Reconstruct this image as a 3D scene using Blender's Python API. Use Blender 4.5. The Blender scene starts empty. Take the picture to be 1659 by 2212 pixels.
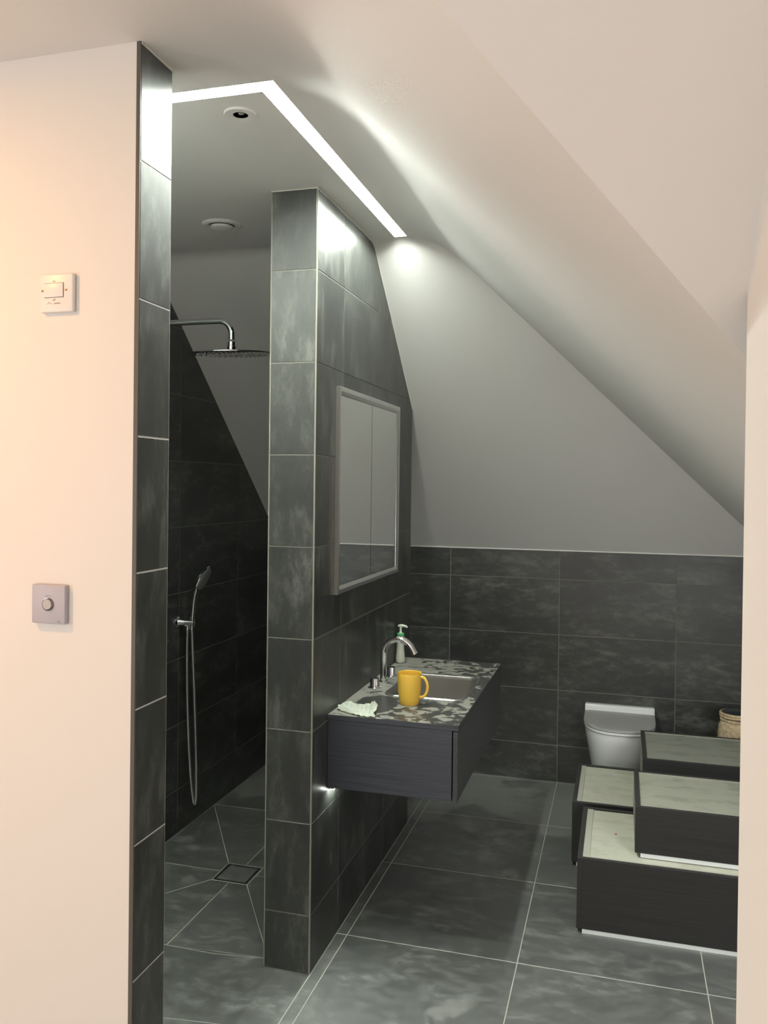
import bpy, bmesh, math, random
from mathutils import Vector, Matrix, noise
random.seed(7)
sc = bpy.context.scene
COL = sc.collection
PI = math.pi

# ------------------------------------------------------------------ camera
cd = bpy.data.cameras.new('camera'); cam = bpy.data.objects.new('camera', cd); COL.objects.link(cam)
R_ = Vector((0.9614546, 0.27470446, 0.0119381)); U_ = Vector((-0.01395511, 0.00538922, 0.9998881)); F_ = Vector((-0.27460938, 0.96151361, -0.00901502))
m = Matrix(((R_.x, U_.x, -F_.x, 0.95996), (R_.y, U_.y, -F_.y, -2.59238), (R_.z, U_.z, -F_.z, 1.60599), (0, 0, 0, 1)))
cam.matrix_world = m
cd.sensor_fit = 'VERTICAL'; cd.sensor_height = 24.0; cd.sensor_width = 18.0
cd.lens = 1831.33 / 2212 * 24.0
cd.shift_x = (829.5 - 820.77) / 2212; cd.shift_y = (1062.51 - 1106) / 2212
cd.clip_start = 0.02
sc.camera = cam

# ------------------------------------------------------------------ world, lights, exposure
w = bpy.data.worlds.new('world'); sc.world = w; w.use_nodes = True
w.node_tree.nodes['Background'].inputs[0].default_value = (0.8, 0.88, 1.0, 1)
w.node_tree.nodes['Background'].inputs[1].default_value = 0.6
LED = 165.0           # ceiling strip emission
LED_COL = (0.93, 1.0, 0.90, 1)
def area(name, loc, target, size, size_y, power, col, spread=PI):
    l = bpy.data.lights.new(name, 'AREA'); l.shape = 'RECTANGLE'; l.size = size; l.size_y = size_y
    l.energy = power; l.color = col; l.spread = spread
    o = bpy.data.objects.new(name, l); COL.objects.link(o); o.location = loc
    o.rotation_euler = (Vector(target) - Vector(loc)).to_track_quat('-Z', 'Y').to_euler()
    return o
area('window_daylight', (-0.6, -4.55, 1.15), (0.8, -1.0, 1.6), 1.6, 1.3, 38, (1.0, 0.955, 0.93))
area('hall_downlight', (-0.95, -1.75, 2.54), (-0.95, -1.62, 0.0), 0.10, 0.10, 17, (1.0, 0.45, 0.10))
area('left_fill_light', (-2.55, -3.3, 1.35), (1.1, -2.2, 1.5), 1.0, 1.1, 30, (0.95, 0.97, 1.0))  # added fill from the hall's left, lifts right wall and dormer slope; no window there
area('right_slope_fill_light', (1.72, -0.75, 1.20), (.95, 1.5, .1), 0.5, 0.4, 5.5, (0.98, 1.0, 1.0), math.radians(100))  # unseen fill added under the right slope to brighten toilet and drawers
sc.view_settings.view_transform = 'Standard'; sc.view_settings.look = 'None'
sc.view_settings.gamma = 1; sc.view_settings.use_curve_mapping = False
sc.view_settings.exposure = 0.0

# ------------------------------------------------------------------ node helpers
def newmat(name):
    m = bpy.data.materials.new(name); m.use_nodes = True
    nt = m.node_tree; b = nt.nodes['Principled BSDF']
    return m, nt, b
def simple(name, col, rough=0.5, metal=0.0, bump=0.0, bscale=200, spec=0.5, coat=0.0, emis=None, estr=0):
    m, nt, b = newmat(name)
    b.inputs['Base Color'].default_value = (*col, 1); b.inputs['Roughness'].default_value = rough
    b.inputs['Metallic'].default_value = metal; b.inputs['Specular IOR Level'].default_value = spec
    b.inputs['Coat Weight'].default_value = coat
    if emis: b.inputs['Emission Color'].default_value = emis; b.inputs['Emission Strength'].default_value = estr
    if bump:
        tc = nt.nodes.new('ShaderNodeTexCoord'); n = nt.nodes.new('ShaderNodeTexNoise'); n.inputs['Scale'].default_value = bscale
        n.inputs['Detail'].default_value = 3
        bp = nt.nodes.new('ShaderNodeBump'); bp.inputs['Strength'].default_value = bump; bp.inputs['Distance'].default_value = 0.002
        nt.links.new(tc.outputs['Object'], n.inputs['Vector']); nt.links.new(n.outputs['Fac'], bp.inputs['Height']); nt.links.new(bp.outputs['Normal'], b.inputs['Normal'])
    return m
def ramp(nt, stops):
    r = nt.nodes.new('ShaderNodeValToRGB'); e = r.color_ramp.elements
    while len(e) < len(stops): e.new(0.5)
    for i, (p, c) in enumerate(stops):
        e[i].position = p; e[i].color = (*c, 1) if len(c) == 3 else c
    return r
def g3(v): return (v, v, v)
def tile_material(name, base=(0.018, 0.0195, 0.019), light=(0.125, 0.13, 0.118), stretch=(1, 1, 0.35), amt=1.0, rough=(0.32, 0.48), dust=0.0, spec=1.6, dustcol=(0.19, 0.195, 0.17)):
    m, nt, b = newmat(name); N = nt.nodes; L = nt.links
    tc = N.new('ShaderNodeTexCoord'); oi = N.new('ShaderNodeObjectInfo')
    mul = N.new('ShaderNodeMath'); mul.operation = 'MULTIPLY'; mul.inputs[1].default_value = 37.0
    L.new(oi.outputs['Random'], mul.inputs[0])
    add = N.new('ShaderNodeVectorMath'); add.operation = 'ADD'; L.new(tc.outputs['Object'], add.inputs[0]); L.new(mul.outputs[0], add.inputs[1])
    mp = N.new('ShaderNodeMapping'); mp.inputs['Scale'].default_value = stretch; L.new(add.outputs[0], mp.inputs['Vector'])
    def nz(scale, detail, rough_, dist, vec):
        n = N.new('ShaderNodeTexNoise'); n.inputs['Scale'].default_value = scale; n.inputs['Detail'].default_value = detail
        n.inputs['Roughness'].default_value = rough_; n.inputs['Distortion'].default_value = dist; L.new(vec, n.inputs['Vector']); return n
    n1 = nz(6.5, 10, 0.62, 0.6, mp.outputs[0])       # cloudy oxide patches
    n2 = nz(26.0, 9, 0.72, 0.2, mp.outputs[0])       # blotches
    n3 = nz(70.0, 4, 0.6, 0.0, add.outputs[0])      # grain
    r1 = ramp(nt, [(0.44, g3(0)), (0.66, g3(1))]); L.new(n1.outputs['Fac'], r1.inputs[0])
    r2 = ramp(nt, [(0.47, g3(0)), (0.60, g3(1))]); L.new(n2.outputs['Fac'], r2.inputs[0])
    pm = N.new('ShaderNodeMath'); pm.operation = 'MULTIPLY'; L.new(r1.outputs[0], pm.inputs[0]); L.new(r2.outputs[0], pm.inputs[1])
    pa = N.new('ShaderNodeMath'); pa.operation = 'MULTIPLY_ADD'; pa.inputs[1].default_value = 0.35; L.new(r1.outputs[0], pa.inputs[0]); L.new(pm.outputs[0], pa.inputs[2])
    # narrow scratch-like rings
    w1 = nz(9.0, 5, 0.6, 1.6, mp.outputs[0])
    rw = ramp(nt, [(0.495, g3(0)), (0.50, g3(1)), (0.505, g3(0))]); L.new(w1.outputs['Fac'], rw.inputs[0])
    pb = N.new('ShaderNodeMath'); pb.operation = 'MULTIPLY_ADD'; pb.inputs[1].default_value = 0.16; L.new(r2.outputs[0], pb.inputs[0]); L.new(pa.outputs[0], pb.inputs[2])
    gm = N.new('ShaderNodeMath'); gm.operation = 'MULTIPLY_ADD'; gm.inputs[1].default_value = 0.16; L.new(n3.outputs['Fac'], gm.inputs[0]); L.new(pb.outputs[0], gm.inputs[2])
    rb = N.new('ShaderNodeMath'); rb.operation = 'MULTIPLY_ADD'; rb.inputs[1].default_value = 0.22; L.new(oi.outputs['Random'], rb.inputs[0]); L.new(gm.outputs[0], rb.inputs[2])
    fa = N.new('ShaderNodeMath'); fa.operation = 'MULTIPLY'; fa.use_clamp = True; fa.inputs[1].default_value = 0.56 * amt; L.new(rb.outputs[0], fa.inputs[0])
    mix = N.new('ShaderNodeMix'); mix.data_type = 'RGBA'; mix.inputs[6].default_value = (*base, 1); mix.inputs[7].default_value = (*light, 1); L.new(fa.outputs[0], mix.inputs[0])
    mix2 = N.new('ShaderNodeMix'); mix2.data_type = 'RGBA'; mix2.inputs[7].default_value = (base[0] * .5, base[1] * .5, base[2] * .5, 1)
    rwm = N.new('ShaderNodeMath'); rwm.operation = 'MULTIPLY'; L.new(rw.outputs[0], rwm.inputs[0]); L.new(r1.outputs[0], rwm.inputs[1])
    rwh = N.new('ShaderNodeMath'); rwh.operation = 'MULTIPLY'; rwh.inputs[1].default_value = .55; L.new(rwm.outputs[0], rwh.inputs[0])
    L.new(mix.outputs[2], mix2.inputs[6]); L.new(rwh.outputs[0], mix2.inputs[0])
    out = mix2.outputs[2]
    rr = N.new('ShaderNodeMapRange'); rr.inputs[3].default_value = rough[0]; rr.inputs[4].default_value = rough[1]; L.new(n2.outputs['Fac'], rr.inputs[0]); rr.inputs[1].default_value = .3; rr.inputs[2].default_value = .7
    rout = rr.outputs[0]
    if dust > 0:
        # builder's dust lying on the tiles, world position based
        geo = N.new('ShaderNodeNewGeometry')
        nd = nz(3.2, 7, 0.62, 0.5, geo.outputs['Position'])
        sx = N.new('ShaderNodeSeparateXYZ'); L.new(geo.outputs['Position'], sx.inputs[0])
        gy = N.new('ShaderNodeMapRange'); gy.inputs[1].default_value = 1.05; gy.inputs[2].default_value = 1.65; L.new(sx.outputs['Y'], gy.inputs[0])
        ad = N.new('ShaderNodeMath'); ad.operation = 'MULTIPLY_ADD'; ad.inputs[1].default_value = 0.22; L.new(gy.outputs[0], ad.inputs[0]); L.new(nd.outputs['Fac'], ad.inputs[2])
        rd = ramp(nt, [(0.61, g3(0)), (0.66, g3(dust))]); L.new(ad.outputs[0], rd.inputs[0])
        mix3 = N.new('ShaderNodeMix'); mix3.data_type = 'RGBA'; mix3.inputs[7].default_value = (*dustcol, 1)
        L.new(rd.outputs[0], mix3.inputs[0]); L.new(out, mix3.inputs[6]); out = mix3.outputs[2]
        ra = N.new('ShaderNodeMath'); ra.operation = 'MULTIPLY_ADD'; ra.inputs[1].default_value = .25; L.new(rd.outputs[0], ra.inputs[0]); L.new(rout, ra.inputs[2]); rout = ra.outputs[0]
    b.inputs['IOR'].default_value = spec
    L.new(out, b.inputs['Base Color']); L.new(rout, b.inputs['Roughness'])
    bp = N.new('ShaderNodeBump'); bp.inputs['Strength'].default_value = 0.12; bp.inputs['Distance'].default_value = 0.0015
    L.new(n2.outputs['Fac'], bp.inputs['Height']); L.new(bp.outputs['Normal'], b.inputs['Normal'])
    return m
M_TILE = tile_material('wall_tile')
M_TILE_B = tile_material('wall_tile_horizontal_grain', stretch=(0.4, 0.4, 1))
M_FLOOR = tile_material('floor_tile', base=(0.030, 0.034, 0.031), light=(0.21, 0.225, 0.20), stretch=(0.6, 1, 1), rough=(0.46, 0.64), dust=0.6, spec=3.1)
M_GROUT = simple('grout', (0.20, 0.20, 0.175), 0.85)
M_GROUT_F = simple('floor_grout', (0.50, 0.51, 0.44), 0.8)
M_TRIM = simple('tile_corner_trim', (0.27, 0.26, 0.22), 0.6)
M_PAINT = simple('white_paint', (0.80, 0.785, 0.76), 0.62, bump=0.05, bscale=60, spec=0.35)
M_CEIL = simple('ceiling_paint', (0.80, 0.79, 0.775), 0.6, bump=0.04, bscale=30, spec=0.35)
M_CHROME = simple('chrome', (0.85, 0.86, 0.87), 0.08, 1.0)
M_CHROME2 = simple('satin_aluminium', (0.72, 0.73, 0.72), 0.28, 1.0)
M_LED = simple('led_diffuser', (0.9, 0.9, 0.9), 0.5, emis=LED_COL, estr=LED)
M_WHITEPL = simple('white_plastic', (0.82, 0.81, 0.80), 0.35)
M_DARK = simple('dark_shadow_gap', (0.015, 0.015, 0.015), 0.8)

# ------------------------------------------------------------------ object helpers
def link(name, bm, mat, parent=None, smooth=None, label=None, recalc=True):
    if recalc: bmesh.ops.recalc_face_normals(bm, faces=bm.faces[:])
    me = bpy.data.meshes.new(name); bm.to_mesh(me); bm.free()
    if mat is not None: me.materials.append(mat)
    if smooth is not None:
        for p in me.polygons: p.use_smooth = True
        me.set_sharp_from_angle(angle=math.radians(smooth))
    o = bpy.data.objects.new(name, me); COL.objects.link(o)
    if parent: o.parent = parent
    if label: o['label'] = label
    return o
def tag(o, label, cat, group=None):
    o['label'] = label; o['category'] = cat
    if group: o['group'] = group
    return o
def struct(o, label=None):
    o['kind'] = 'structure'
    if label: o['label'] = label
    return o
def empty(name, loc=(0, 0, 0)):
    o = bpy.data.objects.new(name, None); COL.objects.link(o); o.location = loc; o.empty_display_size = .05; return o
def child(name, bm, mat, root, smooth=None, label=None):
    """mesh given in world coordinates, parented to an empty that is only translated"""
    loc = root.location
    for v in bm.verts: v.co -= loc
    return link(name, bm, mat, root, smooth, label)
def box(x0, x1, y0, y1, z0, z1, bev=0.0, seg=2, bm=None):
    bm2 = bmesh.new(); bmesh.ops.create_cube(bm2, size=1)
    for v in bm2.verts:
        v.co = Vector(((x0 + x1) / 2 + v.co.x * (x1 - x0), (y0 + y1) / 2 + v.co.y * (y1 - y0), (z0 + z1) / 2 + v.co.z * (z1 - z0)))
    if bev: bmesh.ops.bevel(bm2, geom=bm2.edges[:], offset=bev, segments=seg, affect='EDGES', profile=0.5)
    if bm is None: return bm2
    me = bpy.data.meshes.new('t'); bm2.to_mesh(me); bm.from_mesh(me); bpy.data.meshes.remove(me); bm2.free(); return bm
def lathe(profile, seg=40, center=(0, 0, 0), axis='Z', closed=False):
    bm = bmesh.new(); rings = []
    for r, h in profile:
        ring = []
        for i in range(seg):
            a = 2 * PI * i / seg; p = Vector((r * math.cos(a), r * math.sin(a), h))
            if axis == 'X': p = Vector((p.z, p.x, p.y))
            if axis == 'Y': p = Vector((p.x, p.z, p.y))
            ring.append(bm.verts.new(p + Vector(center)))
        rings.append(ring)
    for a, b_ in zip(rings, rings[1:]):
        for i in range(seg): bm.faces.new((a[i], a[(i + 1) % seg], b_[(i + 1) % seg], b_[i]))
    if closed:
        for i in range(seg): bm.faces.new((rings[-1][i], rings[-1][(i + 1) % seg], rings[0][(i + 1) % seg], rings[0][i]))
    else:
        bm.faces.new(rings[0]); bm.faces.new(rings[-1])
    return bm
def tube(pts, r, seg=16, bm=None, radii=None):
    bm = bm or bmesh.new(); pts = [Vector(p) for p in pts]; rings = []
    up = Vector((0, 0, 1)); t0 = (pts[1] - pts[0]).normalized()
    if abs(t0.z) > .95: up = Vector((0, 1, 0))
    nrm = (up - t0 * up.dot(t0)).normalized()
    for i, p in enumerate(pts):
        t = (pts[min(i + 1, len(pts) - 1)] - pts[max(i - 1, 0)]).normalized()
        nrm = (nrm - t * nrm.dot(t)).normalized(); b = t.cross(nrm); rr = radii[i] if radii else r
        rings.append([bm.verts.new(p + (nrm * math.cos(2 * PI * k / seg) + b * math.sin(2 * PI * k / seg)) * rr) for k in range(seg)])
    for a, b_ in zip(rings, rings[1:]):
        for i in range(seg): bm.faces.new((a[i], a[(i + 1) % seg], b_[(i + 1) % seg], b_[i]))
    bm.faces.new(rings[0]); bm.faces.new(rings[-1]); return bm
def prism(pts3, depth):
    """polygon (list of 3D points) extruded by vector depth"""
    bm = bmesh.new(); a = [bm.verts.new(p) for p in pts3]; d = Vector(depth); b_ = [bm.verts.new(Vector(p) + d) for p in pts3]
    bm.faces.new(a); bm.faces.new(b_); n = len(a)
    for i in range(n): bm.faces.new((a[i], a[(i + 1) % n], b_[(i + 1) % n], b_[i]))
    return bm
def area2(p): return sum(p[i][0] * p[(i + 1) % len(p)][1] - p[(i + 1) % len(p)][0] * p[i][1] for i in range(len(p))) / 2
def clip(poly, a, b, c):       # keep a*u+b*v<=c
    out = []
    for i in range(len(poly)):
        p, q = poly[i], poly[(i + 1) % len(poly)]; dp = a * p[0] + b * p[1] - c; dq = a * q[0] + b * q[1] - c
        if dp <= 0: out.append(p)
        if (dp < 0 < dq) or (dq < 0 < dp):
            t = dp / (dp - dq); out.append((p[0] + t * (q[0] - p[0]), p[1] + t * (q[1] - p[1])))
    return out
def inset(poly, d):
    if area2(poly) < 0: poly = poly[::-1]
    r = poly
    for i in range(len(poly)):
        p, q = poly[i], poly[(i + 1) % len(poly)]; ex, ey = q[0] - p[0], q[1] - p[1]; l = math.hypot(ex, ey)
        if l < 1e-6: continue
        nx, ny = ey / l, -ex / l   # outward for ccw
        r = clip(r, nx, ny, nx * p[0] + ny * p[1] - d)
        if len(r) < 3: return []
    return r
GW = 0.0017
def make_tile(parent, O, Ud, Vd, Nn, poly, mat, th=0.008, g=GW, zf=None, name='tile'):
    p = inset(poly, g)
    if len(p) < 3 or abs(area2(p)) < 2e-4: return None
    p2 = inset(p, 0.0007)
    O, Ud, Vd, Nn = Vector(O), Vector(Ud), Vector(Vd), Vector(Nn)
    cu = sum(q[0] for q in p) / len(p); cv = sum(q[1] for q in p) / len(p); c = O + Ud * cu + Vd * cv
    def P(q, h):
        v = O + Ud * q[0] + Vd * q[1] + Nn * h
        if zf: v = v + Vector((0, 0, zf(v.x, v.y)))
        return v - c
    bm = bmesh.new()
    lo = [bm.verts.new(P(q, -th)) for q in p]; mi = [bm.verts.new(P(q, -0.0007)) for q in p]; n = len(p)
    if len(p2) == n: hi = [bm.verts.new(P(q, 0)) for q in p2]
    else: hi = None
    for a, b_ in ((lo, mi), (mi, hi)) if hi else ((lo, mi),):
        for i in range(n): bm.faces.new((a[i], a[(i + 1) % n], b_[(i + 1) % n], b_[i]))
    bm.faces.new(lo[::-1]); bm.faces.new(hi or mi)
    o = link(name, bm, mat, parent); o.location = c; return o
def tile_grid(parent, O, Ud, Vd, Nn, region, us, vs, mat, **k):
    lo_u = min(p[0] for p in region); hi_u = max(p[0] for p in region); lo_v = min(p[1] for p in region); hi_v = max(p[1] for p in region)
    us = sorted(us); vs = sorted(vs)
    us = [lo_u] + [u for u in us if lo_u < u < hi_u] + [hi_u]; vs = [lo_v] + [v for v in vs if lo_v < v < hi_v] + [hi_v]
    for i in range(len(us) - 1):
        for j in range(len(vs) - 1):
            p = clip(region, 1, 0, us[i + 1]); p = clip(p, -1, 0, -us[i]) if p else p
            p = clip(p, 0, 1, vs[j + 1]) if p else p; p = clip(p, 0, -1, -vs[j]) if p else p
            if len(p) >= 3: make_tile(parent, O, Ud, Vd, Nn, p, mat, **k)

# ------------------------------------------------------------------ key dimensions (metres)
HC = 2.567; S = 0.895; BX = 0.254; BY = 0.639      # ceiling height, slope, crease positions
YB = 2.101; T = 0.3015; H0 = 0.1918
XSH = -0.998                                        # shower side wall
PT = 0.1644; PL = 1.31                              # partition thickness, length
XN = -0.0628; YN0 = -0.9509; YN1 = -0.8164
XJ = 1.112; YJ = -1.405                             # right hand wall beside the doorway
XR = 2.40                                           # right knee wall
def zB(y): return HC - S * (y - BY)
def zR(x): return HC - S * (x - BX)
hj = [H0 + T * k for k in range(9)]

# ------------------------------------------------------------------ ceiling and slopes
def slope_profile(c, t, end, steps=14):
    """(distance, z) profile: tangent start, fillet, then straight slope"""
    th = math.atan(S); Rr = t / math.tan((PI - th) / 2) if False else t / math.tan(th / 2)
    pts = []
    for i in range(steps + 1):
        a = th * i / steps; pts.append((c - t + Rr * math.sin(a), HC - Rr * (1 - math.cos(a))))
    pts.append((end, HC - S * (end - c)))
    return pts
th_ = math.atan(S)
LD = 0.018                                          # depth of the strip light slot
LED_L = [(XSH + .01, -.710), (0.145, -.710), (0.145, .650), (0.097, .650), (0.097, -.664), (XSH + .01, -.664)]
bm = bmesh.new()
lo = [bm.verts.new((x, y, HC)) for x, y in ((-2.6, -4.8), (0.30, -4.8), (0.30, 0.75), (-2.6, 0.75))]; li = [bm.verts.new((x, y, HC)) for x, y in LED_L]
bmesh.ops.triangle_fill(bm, use_beauty=True, edges=[bm.edges.new((l[i], l[(i + 1) % len(l)])) for l in (lo, li) for i in range(len(l))])
lu = [bm.verts.new((x, y, HC + LD + .004)) for x, y in LED_L]
for i in range(6): bm.faces.new((li[i], li[(i + 1) % 6], lu[(i + 1) % 6], lu[i]))
bm.faces.new(lu)
def extr_sheet(prof, f0, f1, mat, name, parent, keep=None, smooth=20):
    bm = bmesh.new(); a = [bm.verts.new(f0(*p)) for p in prof]; b_ = [bm.verts.new(f1(*p)) for p in prof]
    for i in range(len(prof) - 1): bm.faces.new((a[i], a[i + 1], b_[i + 1], b_[i]))
    if keep:
        co, no = keep
        bmesh.ops.bisect_plane(bm, geom=bm.verts[:] + bm.edges[:] + bm.faces[:], plane_co=co, plane_no=no, clear_outer=True)
    return link(name, bm, mat, parent, smooth=smooth)
ceiling = struct(link('ceiling', bm, M_CEIL, recalc=False), 'flat painted ceiling above the bathroom')
# back slope (over toilet and shower)
profB = slope_profile(BY, 0.045, YB + .02, 8)
extr_sheet(profB, lambda d, z: (-1.2, d, z), lambda d, z: (2.6, d, z), M_CEIL, 'sloping_ceiling', ceiling)
# mitre between right slope and hall dormer slope
ya = -2.33; A = Vector((BX, ya, HC)); Bp = Vector((1.121, -1.316, zR(1.121))); dxy = (Bp - A)
mn = Vector((dxy.y, -dxy.x, 0)).normalized()        # points to +x,-y side
profR = slope_profile(BX, 0.11, XR + .05, 20)
extr_sheet(profR, lambda d, z: (d, -4.8, z), lambda d, z: (d, 2.3, z), M_CEIL, 'sloping_ceiling', ceiling, keep=(A, mn))
SP = (HC - Bp.z) / (Bp.y - A.y)
bm = bmesh.new()
q = [(BX - .3, ya, HC), (3.2, ya, HC), (3.2, 0.6, HC - SP * (0.6 - ya)), (BX - .3, 0.6, HC - SP * (0.6 - ya))]
bm.faces.new([bm.verts.new(p) for p in q])
bmesh.ops.bisect_plane(bm, geom=bm.verts[:] + bm.edges[:] + bm.faces[:], plane_co=A, plane_no=-mn, clear_outer=True)
link('dormer_slope', bm, M_CEIL, ceiling)
bm = bmesh.new(); bm.faces.new([bm.verts.new(p) for p in ((0.25, -4.8, HC), (1.5, -4.8, HC), (1.5, ya, HC), (0.25, ya, HC))])
link('hall_ceiling', bm, M_CEIL, ceiling)

# ------------------------------------------------------------------ floor
floor = struct(link('floor', box(-2.6, 3.0, -4.8, 2.2, -0.16, -0.030), M_GROUT_F), 'dark stone-look tiled bathroom floor')
# bedding that carries the grout lines
link('grout_bed', box(0.0, 2.6, -1.6, YB, -0.030, -0.0008), M_GROUT_F, floor)
link('hall_floor', box(-2.6, 2.6, -4.8, -1.6, -0.030, 0.0), simple('hall_floor_boards', (0.55, 0.48, 0.40), 0.45), floor)
jy = [1.474 - 0.602 * k for k in range(-2, 7)]
jx = [0.04 + 0.602 * k for k in range(0, 6)]
tile_grid(floor, (0, 0, 0), (1, 0, 0), (0, 1, 0), (0, 0, 1), [(0, -1.6), (2.4, -1.6), (2.4, YB), (0, YB)], jx, jy, M_FLOOR)
tile_grid(floor, (0, 0, 0), (1, 0, 0), (0, 1, 0), (0, 0, 1), [(-0.164, PL + .0), (0, PL + .0), (0, YB), (-0.164, YB)], [], jy, M_FLOOR)
# shower floor laid to falls
def fall(x, y): return -0.020 * min(1, max(0, (-x - 0.12) / 0.25))
def zfl(x, y): return fall(x, y)
bm = bmesh.new()
xs = [0.0, -0.12, -0.24, -0.37, XSH - .02]
for i in range(len(xs) - 1):
    a, b_ = xs[i], xs[i + 1]
    za, zb = fall(a, 0) - .0008, fall(b_, 0) - .0008
    bm.faces.new([bm.verts.new(p) for p in ((a, -0.95, za), (b_, -0.95, zb), (b_, YB, zb), (a, YB, za))])
link('grout_bed', bm, M_GROUT_F, floor)
k = dict(zf=zfl, th=0.006)
tile_grid(floor, (0, 0, 0), (1, 0, 0), (0, 1, 0), (0, 0, 1), [(-0.37, -0.95), (0, -0.95), (0, 0.055), (-0.37, 0.055)], [], [-0.309], M_FLOOR, **k) if False else None
for y0, y1 in ((-0.95, -0.309), (-0.309, 0.055)):
    p = [(XSH, y0), (-0.37, y0), (-0.24, y0), (-0.12, y0), (0, y0), (0, y1), (-0.12, y1), (-0.24, y1), (-0.37, y1), (XSH, y1)]
    # one tile per bay, subdivided so that it follows the fall
    bm = bmesh.new(); xx = [XSH + .002, -0.37, -0.24, -0.12, -.0016]
    top = [[bm.verts.new((x, y, fall(x, y))) for x in xx] for y in (y0 + GW, y1 - GW)]
    bot = [[bm.verts.new((x, y, fall(x, y) - .006)) for x in xx] for y in (y0 + GW, y1 - GW)]
    for i in range(4):
        bm.faces.new((top[0][i], top[0][i + 1], top[1][i + 1], top[1][i])); bm.faces.new((bot[0][i], bot[0][i + 1], bot[1][i + 1], bot[1][i]))
        for r in (0, 1): bm.faces.new((top[r][i], top[r][i + 1], bot[r][i + 1], bot[r][i]))
    for r in (0, 4): bm.faces.new((top[0][r], top[1][r], bot[1][r], bot[0][r]))
    link('tile', bm, M_FLOOR, floor)
SWc, SEc, NEc, NWc = (XSH, .055), (-.17, .055), (-.17, 1.285), (XSH, 1.285)
sw, se, ne, nw = (-.634, .546), (-.476, .546), (-.476, .704), (-.634, .704)
ms, me_, mn_, mw = (-.556, .546), (-.476, .628), (-.556, .704), (-.634, .628)
MS, ME, MN, MW = (-.556, .055), (-.17, .628), (-.556, 1.285), (XSH, .628)
for poly in ([SWc, MS, ms, sw], [MS, SEc, se, ms], [SEc, ME, me_, se], [ME, NEc, ne, me_], [NEc, MN, mn_, ne], [MN, NWc, nw, mn_], [NWc, MW, mw, nw], [MW, SWc, sw, mw]):
    make_tile(floor, (0, 0, 0), (1, 0, 0), (0, 1, 0), (0, 0, 1), poly, M_FLOOR, zf=zfl, th=.006)
for y0, y1 in ((1.285, 1.887), (1.887, YB)):
    for x0, x1 in ((XSH, -.17),):
        make_tile(floor, (0, 0, 0), (1, 0, 0), (0, 1, 0), (0, 0, 1), [(x0, y0), (x1, y0), (x1, y1), (x0, y1)], M_FLOOR, zf=zfl, th=.006)

# ------------------------------------------------------------------ walls
# back wall: tiled knee wall under the slope
wb = struct(link('wall_back', box(-1.2, 2.6, YB + .0010, YB + .12, -0.1, 1.40), M_GROUT), 'dark tiled low back wall behind the toilet')
ZK = HC - S * (YB - BY)
bx = [0.038 + 0.602 * k for k in range(-3, 6)]
tile_grid(wb, (0, YB, 0), (1, 0, 0), (0, 0, 1), (0, -1, 0), [(XSH, -.02), (XR, -.02), (XR, ZK - .004), (XSH, ZK - .004)], bx, [0.1963 + T * k for k in range(5)], M_TILE_B)
# shower side wall
wsh = struct(link('wall_shower', prism([(XSH - .001, -.95, -.1), (XSH - .001, 2.2, -.1), (XSH - .001, 2.2, 2.7), (XSH - .001, -.95, 2.7)], (-.12, 0, 0)), M_GROUT), 'dark tiled shower wall carrying the hand shower')
reg = [(-.82, -.03), (YB, -.03), (YB, zB(YB)), (BY + .02, HC - .02), (BY - .05, HC - .001), (-.82, HC - .001)]
tile_grid(wsh, (XSH, 0, 0), (0, 1, 0), (0, 0, 1), (1, 0, 0), reg, [0.31, 0.913, 1.527], [0.183 + 0.3035 * k for k in range(9)], M_TILE_B)
# left painted wall whose end is the tiled nib
wl = struct(link('wall_left', box(-2.6, XN - .0010, YN0, YN1, -0.1, 2.7), M_PAINT), 'painted wall on the left, peach in warm light')
tile_grid(wl, (XN, 0, 0), (0, 1, 0), (0, 0, 1), (1, 0, 0), [(YN0 + .001, 0), (YN1, 0), (YN1, HC - .003), (YN0 + .001, HC - .003)], [], [0.1979 + T * k for k in range(9)], M_TILE)
link('tile_trim', box(XN - .010, XN - .0005, YN0 - .0015, YN0 + .002, 0, HC), simple('dark_edge_trim', (0.10, 0.095, 0.085), .5, 0), wl, label='dark thin edge of the tiling against the painted wall')
# partition between shower and washbasin
bm = prism([(-.001, .001, -.06), (-.001, PL - .001, -.06), (-.001, PL - .001, zB(PL) + .1), (-.001, BY, HC + .1), (-.001, .001, HC + .1)], (-(PT - .002), 0, 0))
wp = struct(link('wall_partition', bm, M_GROUT), 'dark tiled partition wall between the shower and the basin')
reg = [(.004, 0), (PL, 0), (PL, zB(PL) - .004), (.80, zB(.80) - .004), (.70, zB(.70) - .014), (.64, HC - .018), (.60, HC - .006), (.004, HC - .004)]
tile_grid(wp, (0, 0, 0), (0, 1, 0), (0, 0, 1), (1, 0, 0), reg, [0.2793, 0.2793 + .602, 0.2793 + 1.204], hj, M_TILE)
tile_grid(wp, (-PT, 0, 0), (0, 1, 0), (0, 0, 1), (-1, 0, 0), reg, [0.2793, 0.2793 + .602, 0.2793 + 1.204], hj, M_TILE)
tile_grid(wp, (0, 0, 0), (1, 0, 0), (0, 0, 1), (0, -1, 0), [(-PT + .003, 0), (-.004, 0), (-.004, HC - .003), (-PT + .003, HC - .003)], [], hj, M_TILE)
tile_grid(wp, (0, PL, 0), (1, 0, 0), (0, 0, 1), (0, 1, 0), [(-PT + .003, 0), (-.001, 0), (-.001, zB(PL) - .003), (-PT + .003, zB(PL) - .003)], [], hj, M_TILE)
link('corner_trim', box(-.0045, -.0005, .0003, .0045, 0, HC), M_TRIM, wp, label='pale grout line down the front right corner')
link('corner_trim', box(-PT + .0005, -PT + .0035, .0003, .0045, 0, HC), M_TRIM, wp, label='pale grout line down the front left corner')
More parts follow.
